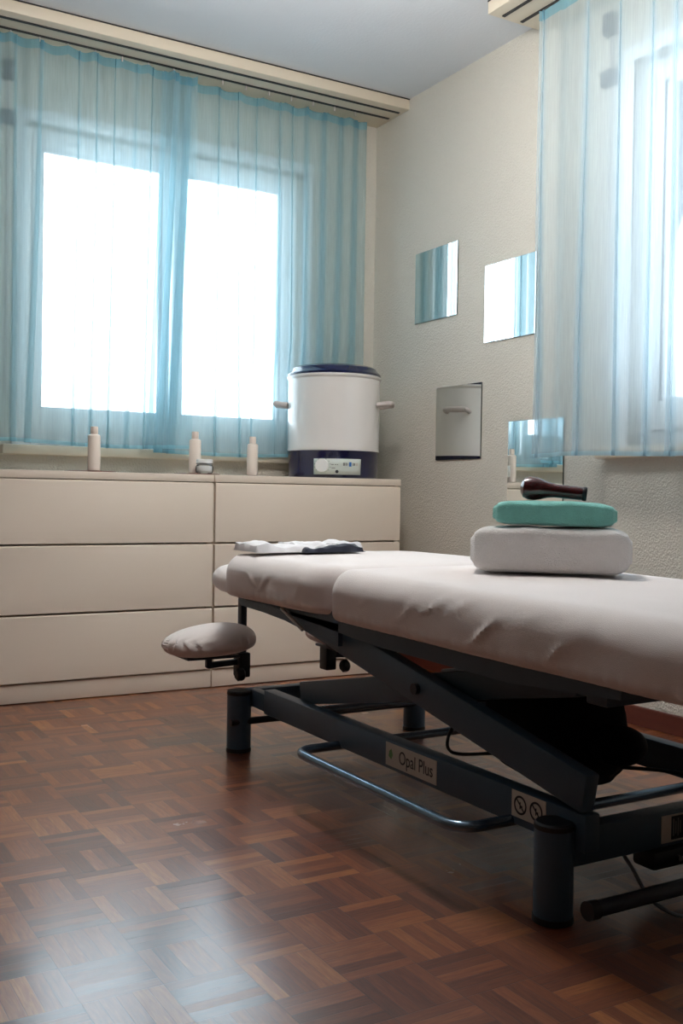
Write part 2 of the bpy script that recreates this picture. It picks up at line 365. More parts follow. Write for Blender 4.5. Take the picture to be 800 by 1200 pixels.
# ------------------------------------------------------------------ curtains
def curtain(root, tf, x0, x1, folds, ztop, zbot, mats, base=0.0, amp=0.008, push=None, seed=1, rows=46, hooks=0.105):
    rnd = random.Random(seed)
    folds = sorted(folds)
    # parameter list: (x at top, x at bottom, y offset, w sign)
    path = []
    edges = [x0] + [f[0] for f in folds] + [x1]
    ebot = [x0] + [f[1] for f in folds] + [x1]
    for i in range(len(edges)-1):
        a, c = edges[i], edges[i+1]; ab, cb = ebot[i], ebot[i+1]
        n = max(6, int((c-a)/0.006)); k = max(1, round((c-a)/0.12)); ph = rnd.random()*0.3
        am = amp*rnd.uniform(0.6, 1.2)
        for j in range(n):
            t = (j+0.5)/n
            path.append((a+(c-a)*t, ab+(cb-ab)*t, am*math.sin(2*PI*k*t)*math.sin(PI*t)**0.5, 0.0, 0.0))
        if i < len(folds):
            f = folds[i]; w, d = f[2], f[3] if len(f) > 3 else 0.011
            for j in range(22):
                t = j/21.0; a_ = 2*PI*t
                dx = -math.sin(a_)*0.5*1.3            # forward, back, forward
                path.append((f[0], f[1], 0, (t-0.5)*0.6 - dx*-1*1.0 if False else 0.0, 0.0) if False else (f[0], f[1], 0.0, ((t-0.5)*1.2 + math.sin(a_)*0.75), (-math.cos(PI*t))*d if True else 0, w))
    zt = ztop
    def col(zf):
        pass
    bm = bmesh.new(); grid = []
    for r in range(rows+1):
        q = r/rows; row = []
        for p in path:
            xt, xb, y = p[0], p[1], p[2]
            w = p[5] if len(p) > 5 else 0
            x = xt + (xb-xt)*q**1.2
            gath = 1.0
            if w: x += p[3]*w*(0.55+0.45*q); y = p[4]*(0.8+0.5*q)
            y *= (0.7+0.6*q)
            x += 0.006*q*noise.noise(Vector((x*5, q*1.7, seed)))
            y += 0.012*q*noise.noise(Vector((x*4, q*2.1, seed+3.3)))
            ph = (xt/hooks) % 1.0
            droop = 0.020*math.sin(PI*ph)**0.8 * (0.6+0.4*noise.noise(Vector((math.floor(xt/hooks)*3.1, seed, 0))))
            z = ztop-droop + (zbot-(ztop-droop))*q
            z += 0.006*q*math.sin(xt*7+seed)
            yy = base+y
            if push:
                px0, px1, pz, py = push
                if px0 < x < px1 and z < pz:
                    fx = min(1, (x-px0)/0.09, (px1-x)/0.09); fz = min(1, (pz-z)/0.25); k = fx*fz; k = k*k*(3-2*k)
                    yy = yy*(1-k)+(py+y*0.25)*k
            row.append(bm.verts.new(tf(x, yy, z)))
        grid.append(row)
    n = len(path)
    def faces(bmx, g):
        for i in range(len(g)-1):
            for j in range(n-1): bmx.faces.new((g[i][j], g[i][j+1], g[i+1][j+1], g[i+1][j]))
    faces(bm, grid)
    # split: tape (first 1 row zone) & hem
    m = MB(); m.bm.free(); m.bm = bm; 
    coords = [[v.co.copy() for v in row] for row in grid]
    cl = m.build('cloth', mats[0], root)
    def strip(name, c0, c1, mat, off):
        b2 = bmesh.new(); g = []
        for cc in (c0, [(a+b_)/2 for a, b_ in zip(c0, c1)], c1):
            g.append([b2.verts.new(v+off) for v in cc])
        faces(b2, g); mm = MB(); mm.bm.free(); mm.bm = b2; return mm.build(name, mat, root)
    off = tf(0, -0.0015, 0)-tf(0, 0, 0)
    top = coords[0]; up = [v+Vector((0,0,-0.034)) for v in top]
    strip('heading_tape', top, up, mats[2], off)
    bot = coords[-1]; bu = [v+(w_-v)*(0.014/ (w_-v).length) for v, w_ in zip(bot, coords[-2])]
    strip('hem', bot, bu, mats[1], off)
    # gliders
    return path
def gliders(root, tf, x0, x1, base, ztop, hooks=0.105):
    k = math.ceil(x0/hooks)
    while k*hooks < x1:
        p = tf(k*hooks, base, 0); m = MB()
        m.box(p[0]-.003, p[0]+.003, p[1]-.003, p[1]+.003, ztop-0.012, 2.4045, 0.001); k += 1
        m.build('curtain_glider', M['handle'], root)

YC = 3.872
tfL = lambda x, y, z: Vector((x, YC+y, z))
cA = empty('sheer_curtain', (1.0, YC, 2.40), 'pale blue sheer curtain over the left half of the back window', 'curtain', 'sheer blue curtains')
foldsA = [(0.40,0.40,0.05),(0.52,0.54,0.04),(0.70,0.72,0.03),(0.800,0.80,0.022),(0.860,0.862,0.016),(0.955,0.915,0.022),(1.095,1.090,0.009),(1.165,1.155,0.008),(1.235,1.22,0.004),(1.320,1.29,0.014),
          (1.385,1.36,0.006),(1.435,1.385,0.022),(1.485,1.425,0.030),(1.535,1.475,0.034)]
curtain(cA, tfL, 0.28, 1.575, [(a, b_, w) for a, b_, w in foldsA], 2.398, 0.900, (M['voile'], M['voile_hem'], M['voile_tape']), seed=2)
gliders(cA, tfL, 0.28, 1.57, 0, 2.398)
cB = empty('sheer_curtain', (2.0, YC+.014, 2.40), 'pale blue sheer curtain on the corner side of the back window, behind the pot', 'curtain', 'sheer blue curtains')
foldsB = [(1.505,1.44,0.030),(1.56,1.495,0.030),(1.690,1.69,0.010),(1.775,1.80,0.006),(1.862,1.86,0.008),(1.97,1.97,0.012),(2.03,2.04,0.006),(2.10,2.10,0.02),(2.185,2.18,0.03),(2.27,2.26,0.025),(2.345,2.34,0.03)]
tfL2 = lambda x, y, z: Vector((x, YC+.052+y, z))
curtain(cB, tfL2, 1.45, 2.405, foldsB, 2.398, 0.885, (M['voile'], M['voile_hem'], M['voile_tape']), seed=5, push=(1.80, 2.43, 1.42, 0.022))
gliders(cB, tfL2, 1.58, 2.40, -.052, 2.398)
XC = 2.355
tfR = lambda x, y, z: Vector((XC+y, x, z))
cC = empty('sheer_curtain', (XC, 1.8, 2.40), 'whitish blue sheer curtain hanging over the window on the right wall', 'curtain', 'sheer blue curtains')
foldsC = [(2.70,2.695,0.012),(2.487,2.505,0.020),(2.345,2.335,0.010),(2.21,2.21,0.014),(2.12,2.12,0.02),(2.0,2.0,0.03),(1.88,1.88,0.02),(1.7,1.7,0.03),(1.5,1.5,0.03),(1.3,1.3,0.03)]
curtain(cC, tfR, 1.05, 2.725, foldsC, 2.398, 0.862, (M['voile2'], M['voile2_hem'], M['voile_tape']), seed=9, amp=0.007)
gliders(cC, tfR, 1.06, 2.72, 0.014, 2.398)

# shutter strap fittings on the walls beside the windows
def strap(p, axis, label):
    r = empty('shutter_strap', p, label, 'shutter strap', 'shutter straps beside the windows')
    x, y, z = p
    def bx(m, du0, du1, dv, z0, z1, bev=0.003):
        if axis == 'y': m.box(x+du0, x+du1, y-dv, y, z0, z1, bev)
        else: m.box(x-dv, x, y+du0, y+du1, z0, z1, bev)
    m = MB(); bx(m, -.02, .02, .03, 2.27, 2.345); m.build('upper_guide', M['grey'], r)
    m = MB(); bx(m, -.028, .028, .026, 2.105, 2.155); m.build('roller', M['grey'], r)
    m = MB(); bx(m, -.008, .008, .006, 2.155, 2.27, 0); bx(m, -.004, .004, .004, 1.09, 2.105, 0); m.build('strap', M['handle'], r)
strap((0.862, YB, 2.345), 'y', 'grey shutter strap guide on the wall left of the back window')
strap((XR, 2.525, 2.345), 'x', 'grey shutter strap guide behind the curtain on the right wall')

# ------------------------------------------------------------------ dressers
YD = 3.527; YDB = 3.995
def dresser(x0, x1, label):
    r = empty('chest_of_drawers', ((x0+x1)/2, (YD+YDB)/2, 0), label, 'chest of drawers', 'white chests of drawers under the window')
    m = MB()
    m.box(x0+.002, x0+.02, YD+.016, YDB, 0, .768, .001); m.box(x1-.02, x1-.002, YD+.016, YDB, 0, .768, .001)
    m.box(x0+.02, x1-.02, YDB-.008, YDB, .0, .768)
    for z in (.064, .302, .541): m.box(x0+.02, x1-.02, YD+.03, YDB-.01, z-.006, z+.006)
    m.build('carcass', M['dresser'], r)
    MB().box(x0+.001, x1-.001, YD, YDB, .768, .795, .0015).build('top', M['dresser'], r)
    MB().box(x0+.0015, x1-.0015, YD+.006, YD+.022, .003, .066, .001).build('plinth', M['dresser'], r)
    for z0, z1 in ((.072, .298), (.3045, .537), (.5435, .765)):
        m = MB()
        # front with a sloped finger lip along its top edge
        a, c = x0+.004, x1-.004
        prof = [(YD-.002, z0), (YD-.002, z1-.004), (YD+.003, z1), (YD+.014, z1), (YD+.014, z0)]
        for side in (a, c):
            pass
        pts = [[(xx, y, z) for (y, z) in prof] for xx in (a, c)]
        vs = [[m.bm.verts.new(p) for p in row] for row in pts]; n = len(prof)
        for k in range(n): m.bm.faces.new((vs[0][k], vs[0][(k+1)%n], vs[1][(k+1)%n], vs[1][k]))
        m.bm.faces.new(vs[0]); m.bm.faces.new(vs[1][::-1])
        bmesh.ops.bevel(m.bm, geom=m.bm.edges[:], offset=.001, segments=1, affect='EDGES')
        # drawer box behind the front
        m.box(x0+.03, x1-.03, YD+.013, YDB-.02, z0+.012, z1-.02)
        m.build('drawer', M['dresser'], r)
dresser(0.690, 1.519, 'white three-drawer chest on the left, under the back window')
dresser(1.521, 2.353, 'white three-drawer chest on the right, carrying the large pot')

ZT = 0.795
# ------------------------------------------------------------------ pot
PX, PY = 2.146, 3.735
pot = empty('preserving_pot', (PX, PY, ZT), 'large white enamel electric preserving pot with navy lid and base', 'pot')
MB().lathe([(0.0,0.0),(.178,0.0),(.184,.004),(.186,.03),(.190,.108),(.192,.112),(0,.112)], (PX,PY,ZT), 64).build('base', M['navy'], pot)
body = MB().lathe([(0,.112),(.192,.112),(.1935,.118),(.1915,.125),(.1925,.39),(.1925,.408),(.197,.413),(.198,.420),(.193,.424),(.186,.422),(0,.420)], (PX,PY,ZT), 64).build('body', M['enamel'], pot)
lid = MB().lathe([(0,.421),(.190,.421),(.1955,.426),(.196,.432),(.188,.440),(.180,.447),(.176,.456),(.160,.464),(.12,.470),(.06,.4735),(.03,.4745),(0,.475)], (PX,PY,ZT), 64).build('lid', M['navy'], pot)
MB().lathe([(0,.47),(.026,.474),(.022,.480),(.0,.482)], (PX,PY,ZT), 24).build('lid_knob', M['navy'], lid)
for s in (-1, 1):
    m = MB()
    ang = math.radians(-40) if s > 0 else math.radians(140)
    ex = Vector((math.cos(ang), math.sin(ang), 0)); ey = Vector((-math.sin(ang), math.cos(ang), 0))
    c = Vector((PX, PY, ZT+.305))
    pts = [c+ex*.188-ey*.050, c+ex*.222-ey*.050+Vector((0,0,.004)), c+ex*.240-ey*.040+Vector((0,0,.006)), c+ex*.243+Vector((0,0,.006)), c+ex*.240+ey*.040+Vector((0,0,.006)), c+ex*.222+ey*.050+Vector((0,0,.004)), c+ex*.188+ey*.050]
    m.tube(pts, [.011,.011,.0125,.014,.0125,.011,.011], 12)
    m.build('handle', M['handle'], pot)
# control panel, facing the camera
va = math.atan2(-PY-0.0, -PX)+math.radians(6)
n_ = Vector((math.cos(va), math.sin(va), 0)); tdir = Vector((-n_.y, n_.x, 0))   # left->right seen from front
if tdir.x < 0: tdir = -tdir
def panel_pt(u, zz, off):
    # wrap on the base cylinder (radius ~.190)
    a = u/.190; d = (n_*math.cos(a)+tdir*math.sin(a)); rr = .1865+ (zz/.11)*.0035 + off
    return Vector((PX, PY, ZT+zz)) + d*rr
m = MB(); n = 14
for off in (0.0035,):
    rows = [[m.bm.verts.new(panel_pt(-.098+.196*i/n, zz, off)) for i in range(n+1)] for zz in (.014, .034, .056, .078)]
    for i in range(3):
        for j in range(n): m.bm.faces.new((rows[i][j], rows[i][j+1], rows[i+1][j+1], rows[i+1][j]))
ob = m.build('control_panel', [M['plabel']], pot)
sm = ob.modifiers.new('Solid', 'SOLIDIFY'); sm.thickness = .004; sm.offset = 0
def panel_disc(mb, u, zz, r, off, h, n=24):
    c = panel_pt(u, zz, off); a = u/.19; nn = (n_*math.cos(a)+tdir*math.sin(a)).normalized()
    mb.tube([c, c+nn*h], r, n)
m = MB(); panel_disc(m, -.062, .050, .026, .004, .016, 32); m.build('dial', M['knob'], ob)
m = MB(); panel_disc(m, -.004, .026, .0065, .005, .004); m.build('button', M['ink'], ob)
m = MB()
def mark(u, zz, w, h, mi):
    m.mi = mi; p = [panel_pt(u-w/2, zz-h/2, .0062), panel_pt(u+w/2, zz-h/2, .0062), panel_pt(u+w/2, zz+h/2, .0062), panel_pt(u-w/2, zz+h/2, .0062)]
    m.poly(p)
for k in range(11):
    a = math.radians(-130+26*k); mark(-.062+.033*math.sin(a), .050+.029*math.cos(a), .003, .003, 0)
for u, zz, w in ((-.022,.054,.010),(-.010,.054,.006),(-.018,.040,.014),(-.002,.054,.005)): mark(u, zz, w, .003, 2)
for u, w, h, c in ((.024,.007,.012,2),(.032,.004,.012,2),(.038,.003,.010,2),(.050,.010,.018,1),(.062,.003,.012,2),(.068,.006,.010,2),(.079,.008,.012,3)): mark(u, .056, w, h, c)
m.build('panel_marks', [M['inkgrey'], M['inkblue'], M['inkgrey'], M['sticker']], ob, smooth=False)

# ------------------------------------------------------------------ bottles, coasters, jar
def coaster(x, y, label, r=.088):
    o = MB().lathe([(0,0),(r-.002,0),(r,.0015),(r,.0035),(r-.002,.0045),(0,.0045)], (0,0,0), 48).build('coaster', M['coaster'])
    o.location = (x, y, ZT); tag(o, label, 'coaster', 'round brown coasters on the chests'); return o
coaster(1.093, 3.655, 'round brown coaster under the leftmost bottle')
coaster(1.500, 3.655, 'round brown coaster under the middle bottle and jar')
coaster(1.838, 3.80, 'round brown coaster under the bottle beside the pot', .080)
def bottle(x, y, label, first=[None]):
    ZB = ZT+.0046
    if first[0] is None:
        r = empty('bottle', (0,0,0))
        MB().lathe([(0,0),(.020,0),(.0225,.003),(.0225,.122),(.0215,.128),(.0165,.1315),(.012,.1325),(.0115,.140),(0,.140)], n=32).build('bottle_body', M['bottle'], r)
        MB().lathe([(0,.1335),(.0128,.1335),(.0135,.135),(.0132,.158),(.012,.160),(0,.160)], n=28).build('cap', M['cap'], r)
        first[0] = r
    else:
        src = first[0]; r = src.copy(); COL.objects.link(r)
        for ch in [c for c in D.objects if c.parent == src]:
            c = ch.copy(); COL.objects.link(c); c.parent = r
    r.location = (x, y, ZB); tag(r, label, 'bottle', 'cream bottles on the chests')
bottle(1.098, 3.64, 'cream bottle standing alone on the left chest')
bottle(1.495, 3.66, 'cream bottle behind the small glass jar')
bottle(1.806, 3.805, 'cream bottle just left of the big pot')
jr = empty('cosmetic_jar', (1.506, 3.592, ZT+.0046), 'small clear glass jar with pale cream and silver lid rim', 'jar')
jc = (1.506, 3.592, ZT+.0046)
MB().lathe([(0,0),(.026,0),(.031,.004),(.033,.012),(.033,.026),(.028,.033),(.026,.034),(0,.034)], jc, 32).build('jar_glass', M['jarglass'], jr)
MB().lathe([(0,.004),(.022,.004),(.029,.010),(.029,.028),(0,.030)], jc, 28).build('cream_filling', M['knob'], jr)
MB().lathe([(0,.0345),(.029,.0345),(.031,.036),(.031,.052),(.029,.054),(0,.0545)], jc, 32).build('jar_lid', M['knob'], jr)
MB().lathe([(.0292,.0350),(.0318,.0350),(.0318,.039),(.0292,.039)], jc, 32).build('lid_rim', M['silver'], jr)

# ------------------------------------------------------------------ treatment table
TX = 1.51
tb = empty('treatment_table', (TX, 1.9, 0), 'height-adjustable treatment couch with fitted sheet on slate blue steel scissor frame', 'treatment couch')
def sgn(v): return 1 if v >= 0 else -1
def cushion(name, x0, x1, y0, y1, z0, z1, rs=.05, rend=.05, parent=None, mat=None, wr=0, seed=0, zslope=0.0, cornr=None, ny=None):
    """padded slab swept along Y; rounded cross-section and rounded plan corners"""
    bm = bmesh.new(); cx, hx = (x0+x1)/2, (x1-x0)/2; hz = (z1-z0)/2; L = y1-y0
    ny = ny or max(24, int(L/.012)); rings = []
    # cross-section param
    prof = []
    nt, ns, nb = 26, 12, 8
    # bottom from right to left? go around: bottom-left -> up left side -> top -> right side -> bottom
    def sect(hx, zz0, zz1, r, rb):
        pts = []
        for k in range(nb+1): pts.append((-(hx-rb)*(-1)+(-2*(hx-rb))*k/nb, zz0))          # bottom right->left
        for k in range(1, 7): a = PI/2*k/6; pts.append((-(hx-rb)-rb*math.sin(a), zz0+rb-rb*math.cos(a)))
        for k in range(1, ns): pts.append((-hx, zz0+rb+(zz1-r-zz0-rb)*k/ns))
        for k in range(0, 9): a = PI/2*k/8; pts.append((-(hx-r)-r*math.cos(a), zz1-r+r*math.sin(a)))
        for k in range(1, nt): pts.append((-(hx-r)+2*(hx-r)*k/nt, zz1))
        for k in range(0, 9): a = PI/2*k/8; pts.append(((hx-r)+r*math.sin(a), zz1-r+r*math.cos(a)))
        for k in range(1, ns): pts.append((hx, zz1-r-(zz1-r-zz0-rb)*k/ns))
        for k in range(0, 6): a = PI/2*k/6; pts.append(((hx-rb)+rb*math.cos(a), zz0+rb-rb*math.sin(a)))
        return pts
    # y stations, denser at the ends
    ys = []
    ne = 9
    for k in range(ne): ys.append(('a', PI/2*k/ne))
    for k in range(ny+1): ys.append(('m', k/ny))
    for k in range(ne-1, -1, -1): ys.append(('b', PI/2*k/ne))
    cr = cornr or .06
    for typ, t in ys:
        if typ == 'a': y = y0+rend*(1-math.sin(t)); sc = 1-math.cos(t) if False else math.cos(t)*0; ins = rend*(1-math.sin(PI/2-t)) if False else rend*(1-math.sin(t)) ; e = rend*(1-math.cos(PI/2-t)); y = y0+rend*(1-math.cos(t)); ins = rend*(1-math.sin(t))
        elif typ == 'b': y = y1-rend*(1-math.cos(t)); ins = rend*(1-math.sin(t))
        else: y = y0+rend+(L-2*rend)*t; ins = 0
        # plan corner rounding
        dy = min(y-y0, y1-y); pc = 0
        if dy < cr: pc = cr-math.sqrt(max(0, cr*cr-(cr-dy)**2))
        h = (z1-z0)-2*ins*0.92
        h = max(h, .012)
        zm = (z0+z1)/2 + ins*0.0
        a, c = zm-h/2, zm+h/2
        r = min(rs, h*.45); rb = min(.022, h*.3)
        hxx = hx-pc*0.9-ins*0.15
        row = []
        for (px_, pz) in sect(hxx, a, c, r, rb):
            crown = 0
            if pz > zm: crown = .006*(1-(px_/hx)**2)*min(1, dy/.08)
            x = cx+px_; z = pz+crown; nx = px_/hx
            if wr:
                P = Vector((x*7, y*5, seed+z*9)); d = .0028*noise.noise(P)+.0012*noise.noise(P*3.1)
                lat = abs(px_) > hx-rs-.02
                if lat: x += sgn(px_)*d*1.6
                else: z += d*.7 if pz > zm else 0
                # gathers along the elastic under edge
                g = math.exp(-((pz-(z0+.014))/.013)**2)
                x += sgn(px_)*g*.0045*math.sin(2*PI*y/.036+2*noise.noise(Vector((y*6, 1, seed))))*(0.5+0.5*noise.noise(Vector((y*4, 5, seed))))*(1 if abs(px_) > hx*.6 else 0)
                # long diagonal creases down the left flank
                if px_ < 0:
                    for (yc, zc, ln, sl, am) in CREASES:
                        s_ = (pz-zc); yy = yc + s_*sl
                        dd = (y-yy)/.0085; am2 = 1.5*am*math.exp(-dd*dd)*max(0, 1-(s_/ln)**2)
                        x -= am2
            z += zslope*(y-y0)
            row.append(bm.verts.new((x, y, z)))
        rings.append(row)
    n = len(rings[0])
    for i in range(len(rings)-1):
        for k in range(n): bm.faces.new((rings[i][k], rings[i][(k+1)%n], rings[i+1][(k+1)%n], rings[i+1][k]))
    bm.faces.new(rings[0]); bm.faces.new(rings[-1][::-1])
    m = MB(); m.bm.free(); m.bm = bm
    return m.build(name, mat or M['sheet'], parent)
# (y, z, half-length in z, slope dy/dz, amplitude)
CREASES = [(1.47,.475,.035,-1.2,.0055),(1.63,.505,.026,-1.8,.0040),(1.55,.512,.022,-1.7,.0030),(1.72,.485,.03,-1.0,.0028),(1.28,.465,.022,-1.0,.0045),(1.36,.51,.02,-1.6,.002),(1.88,.49,.02,-1.2,.0018)]
ZM0, ZM1 = .435, .546
cushion('main_cushion', 1.168, 1.852, .86, 2.062, ZM0-.012, ZM1-.004, .062, .034, tb, wr=1, seed=3, zslope=.010, cornr=.05)
CREASES = [(2.38,.50,.03,-1.0,.003),(2.46,.50,.02,1.5,.002),(2.20,.49,.03,-.6,.0018)]
cushion('head_cushion', 1.168, 1.852, 2.066, 2.70, ZM0+.006, ZM1+.010, .058, .05, tb, wr=1, seed=8, zslope=-.004, cornr=.10)
# padded U shaped face rest at the head end
m = MB()
pts = []; rr = []
for (x, y) in ((1.30,2.66),(1.285,2.78),(1.31,2.87),(1.37,2.915),(1.43,2.90),(1.455,2.83),(1.455,2.72)): pts.append((x, y, .468))
def padtube(pts, r, squash=.85):
    mm = MB()
    P = [Vector(p) for p in pts]
    # catmull
    Q = []
    for i in range(len(P)-1):
        p0, p1, p2, p3 = P[max(i-1,0)], P[i], P[i+1], P[min(i+2, len(P)-1)]
        for k in range(6):
            t = k/6; Q.append(0.5*((2*p1)+(p2-p0)*t+(2*p0-5*p1+4*p2-p3)*t*t+(3*p1-p0-3*p2+p3)*t**3))
    Q.append(P[-1])
    mm.tube(Q, r, 18)
    for v in mm.bm.verts: v.co.z = pts[0][2]+(v.co.z-pts[0][2])*squash
    return mm
full = [(1.27,2.64),(1.262,2.76),(1.285,2.87),(1.37,2.93),(1.51,2.945),(1.65,2.93),(1.735,2.87),(1.758,2.76),(1.75,2.64)]
padtube([(x, y, .468) for x, y in full], .047, .85).build('face_rest_pad', M['sheet'], tb)

# upper frame
m = MB()
prof = [(1.17,.4405),(2.30,.454),(2.30,.420),(1.90,.395),(1.45,.389),(1.17,.4065)]
vs = [[m.bm.verts.new((X_, y, z)) for (y, z) in prof] for X_ in (1.205, 1.239)]
for k in range(6): m.bm.faces.new((vs[0][k], vs[0][(k+1)%6], vs[1][(k+1)%6], vs[1][k]))
m.bm.faces.new(vs[0]); m.bm.faces.new(vs[1][::-1])
m.bar((1.222,2.29,.437),(1.222,2.62,.436), .030, .026)
m.build('top_rail', M['steel'], tb)
m = MB()
m.bar((1.798,1.30,.4245),(1.798,2.62,.437), .034, .034); m.build('top_rail', M['steel'], tb)
for y in (1.62, 2.24): 
    MB().bar((1.24,y,.415+.01*(y-1)),(1.78,y,.415+.01*(y-1)), .035, .028).build('top_cross_bar', M['steel'], tb)
# shaped head carrier under the head cushion
for X in (1.205, 1.795):
    m = MB()
    prof = [(2.06,.425),(2.62,.432),(2.60,.414),(2.46,.410),(2.33,.402),(2.22,.388),(2.06,.372)]
    vs = [[m.bm.verts.new((X+dx, y, z)) for (y, z) in prof] for dx in (0, .012)]
    k_ = len(prof)
    for k in range(k_): m.bm.faces.new((vs[0][k], vs[0][(k+1)%k_], vs[1][(k+1)%k_], vs[1][k]))
    m.bm.faces.new(vs[0]); m.bm.faces.new(vs[1][::-1])
    m.build('head_bracket', M['steel'], tb)
MB().tube([(1.196,2.335,.434),(1.196,2.22,.392)], .0045, 10).build('prop_rod', M['rod'], tb)

# scissor arms
def arm(p, q, X, w=.078):
    o = MB().bar((X,)+p, (X,)+q, .032, w, .005).build('scissor_arm', M['steel'], tb)
    MB().tube([(X-.0165 if X < TX else X+.0165, 1.765, .322), (X-.026 if X < TX else X+.026, 1.765, .322)], .012, 18).build('pivot_bolt', M['dsteel'], o)
for s in (-1, 1):
    xo, xi = TX+s*.268, TX+s*.228
    arm((2.34,.432), (1.27,.226) if s < 0 else (1.70,.309), xo, .070)
    arm((2.36,.205), (1.34,.406), xi, .060)
MB().tube([(TX-.21,1.765,.322),(TX+.21,1.765,.322)], .014, 16).build('pivot_shaft', M['dsteel'], tb)
MB().bar((TX-.25,1.28,.398),(TX+.25,1.28,.398), .05, .05).build('lift_cross_tube', M['steel'], tb)

# base
LEGS = [(1.206,1.318),(1.214,2.622),(1.812,2.622),(1.812,1.318)]
for (x, y) in LEGS:
    o = MB().lathe([(0,.012),(.0335,.012),(.034,.014),(.034,.162),(0,.162)], (x,y,0), 36).build('leg', M['steel'], tb)
    MB().lathe([(0,0),(.031,0),(.0355,.002),(.0355,.012),(.030,.0125),(0,.0125)], (x,y,0), 36).build('rubber_foot', M['blackp'], o)
    MB().lathe([(0,.1615),(.0345,.1615),(.035,.163),(.0345,.170),(.031,.173),(0,.173)], (x,y,0), 36).build('end_cap', M['blackp'], o)
for s in (-1, 1):
    xo = TX+s*.262
    m = MB(); m.bar((xo+(0 if s < 0 else 0),1.27,.158),(xo,2.50,.160), .036, .066, .004); m.bar((xo+(.008 if s < 0 else -.008),2.49,.152),(xo+(.008 if s < 0 else -.008),2.61,.152), .03, .048, .003)
    rail = m.build('base_rail', M['steel'], tb)
    if s < 0: lrail = rail
for y in (1.318, 2.622):
    m = MB(); m.bar((1.235,y,.125 if y < 2 else .150),(1.785,y,.125 if y < 2 else .150), .036, .066 if y < 2 else .05, .004)
    cbm = m.build('base_cross_beam', M['steel'], tb)
    if y < 2: ncb = cbm
MB().tube([(1.178,2.60,.088),(1.84,2.60,.088)], .010, 14).build('castor_axle', M['dsteel'], tb)
MB().tube([(1.21,1.225,.052),(1.84,1.225,.052)], [.0135]*2, 16).build('castor_axle', M['dsteel'], tb)
MB().tube([(1.195,1.225,.052),(1.215,1.225,.052)], .016, 16).build('axle_cap', M['blackp'], tb)
for x in (1.60,):
    for y in (1.225,):
        MB().lathe([(0,-.012),(.045,-.012),(.05,-.008),(.05,.008),(.045,.012),(0,.012)], (x,y,.051), 32, axis='x').build('castor_wheel', M['blackp'], tb)
m = MB(); m.box(1.42,1.54,1.29,1.345,.055,.090,.008); m.build('pedal_block', M['blackp'], tb)
MB().tube([(1.478,1.288,.075),(1.478,1.280,.075)], .006, 12).build('bolt_head', M['silver'], tb)
# foot bar loop
def rounded(pts, r=.05, k=8, closed=True):
    out = []; n = len(pts)
    for i in range(n):
        p = Vector(pts[i]); a = Vector(pts[i-1]); b_ = Vector(pts[(i+1)%n])
        da = (a-p).normalized(); db = (b_-p).normalized()
        for j in range(k+1):
            t = j/k; out.append((p+da*r)*(1-t)**2 + p*2*t*(1-t) + (p+db*r)*t*t)
    if closed: out.append(out[0]+(out[1]-out[0])*0.01)
    return out
FB = [(1.112,1.462,.130),(1.112,2.095,.130),(1.908,2.095,.130),(1.908,1.462,.130)]
MB().tube(rounded(FB, .055), .0105, 16, cap=False).build('foot_bar', M['chrome'], tb)
MB().tube([(1.28,2.43,.138),(1.74,2.43,.138)], .011, 14).build('cross_tube', M['chrome'], tb)
# lifting motor hanging under the couch
m = MB()
bmesh.ops.create_icosphere(m.bm, subdivisions=5, radius=1)
for v in m.bm.verts:
    p = v.co.copy(); 
    q = Vector([sgn(c)*abs(c)**0.62 for c in p])
    d = 1+.10*noise.noise(p*1.7+Vector((3,1,2)))+.03*noise.noise(p*5)
    v.co = Vector((1.505+q.x*.115*d, 1.645+q.y*.150*d, .255+q.z*.118*d + .12*(q.y*.15)))
m.build('motor_housing', M['motor'], tb)
m = MB(); bmesh.ops.create_icosphere(m.bm, subdivisions=4, radius=1)
for v in m.bm.verts: v.co = Vector((1.50+v.co.x*.06, 1.462+v.co.y*.055, .238+v.co.z*.040))
m.build('motor_cap', M['motor'], tb)
MB().tube([(1.53,1.86,.20),(1.50,1.72,.24)], .02, 16).build('actuator_rod', M['rod'], tb)
def cable(pts, r, name, mat):
    P = [Vector(p) for p in pts]; Q = []
    for i in range(len(P)-1):
        p0, p1, p2, p3 = P[max(i-1,0)], P[i], P[i+1], P[min(i+2, len(P)-1)]
        for k in range(8):
            t = k/8; Q.append(0.5*((2*p1)+(p2-p0)*t+(2*p0-5*p1+4*p2-p3)*t*t+(3*p1-p0-3*p2+p3)*t**3))
    Q.append(P[-1]); MB().tube(Q, r, 8).build(name, mat, tb)
cable([(1.385,1.36,.10),(1.37,1.30,.075),(1.36,1.24,.035),(1.40,1.21,.010),(1.47,1.20,.006),(1.56,1.24,.006),(1.62,1.32,.010),(1.64,1.40,.05)], .0035, 'cable', M['grey'])
cable([(1.46,1.72,.25),(1.40,1.78,.28),(1.37,1.84,.20),(1.41,1.88,.14),(1.48,1.80,.15)], .004, 'cable', M['blackp'])
cable([(1.55,1.50,.18),(1.60,1.42,.185),(1.68,1.36,.172),(1.78,1.33,.172)], .004, 'cable', M['blackp'])

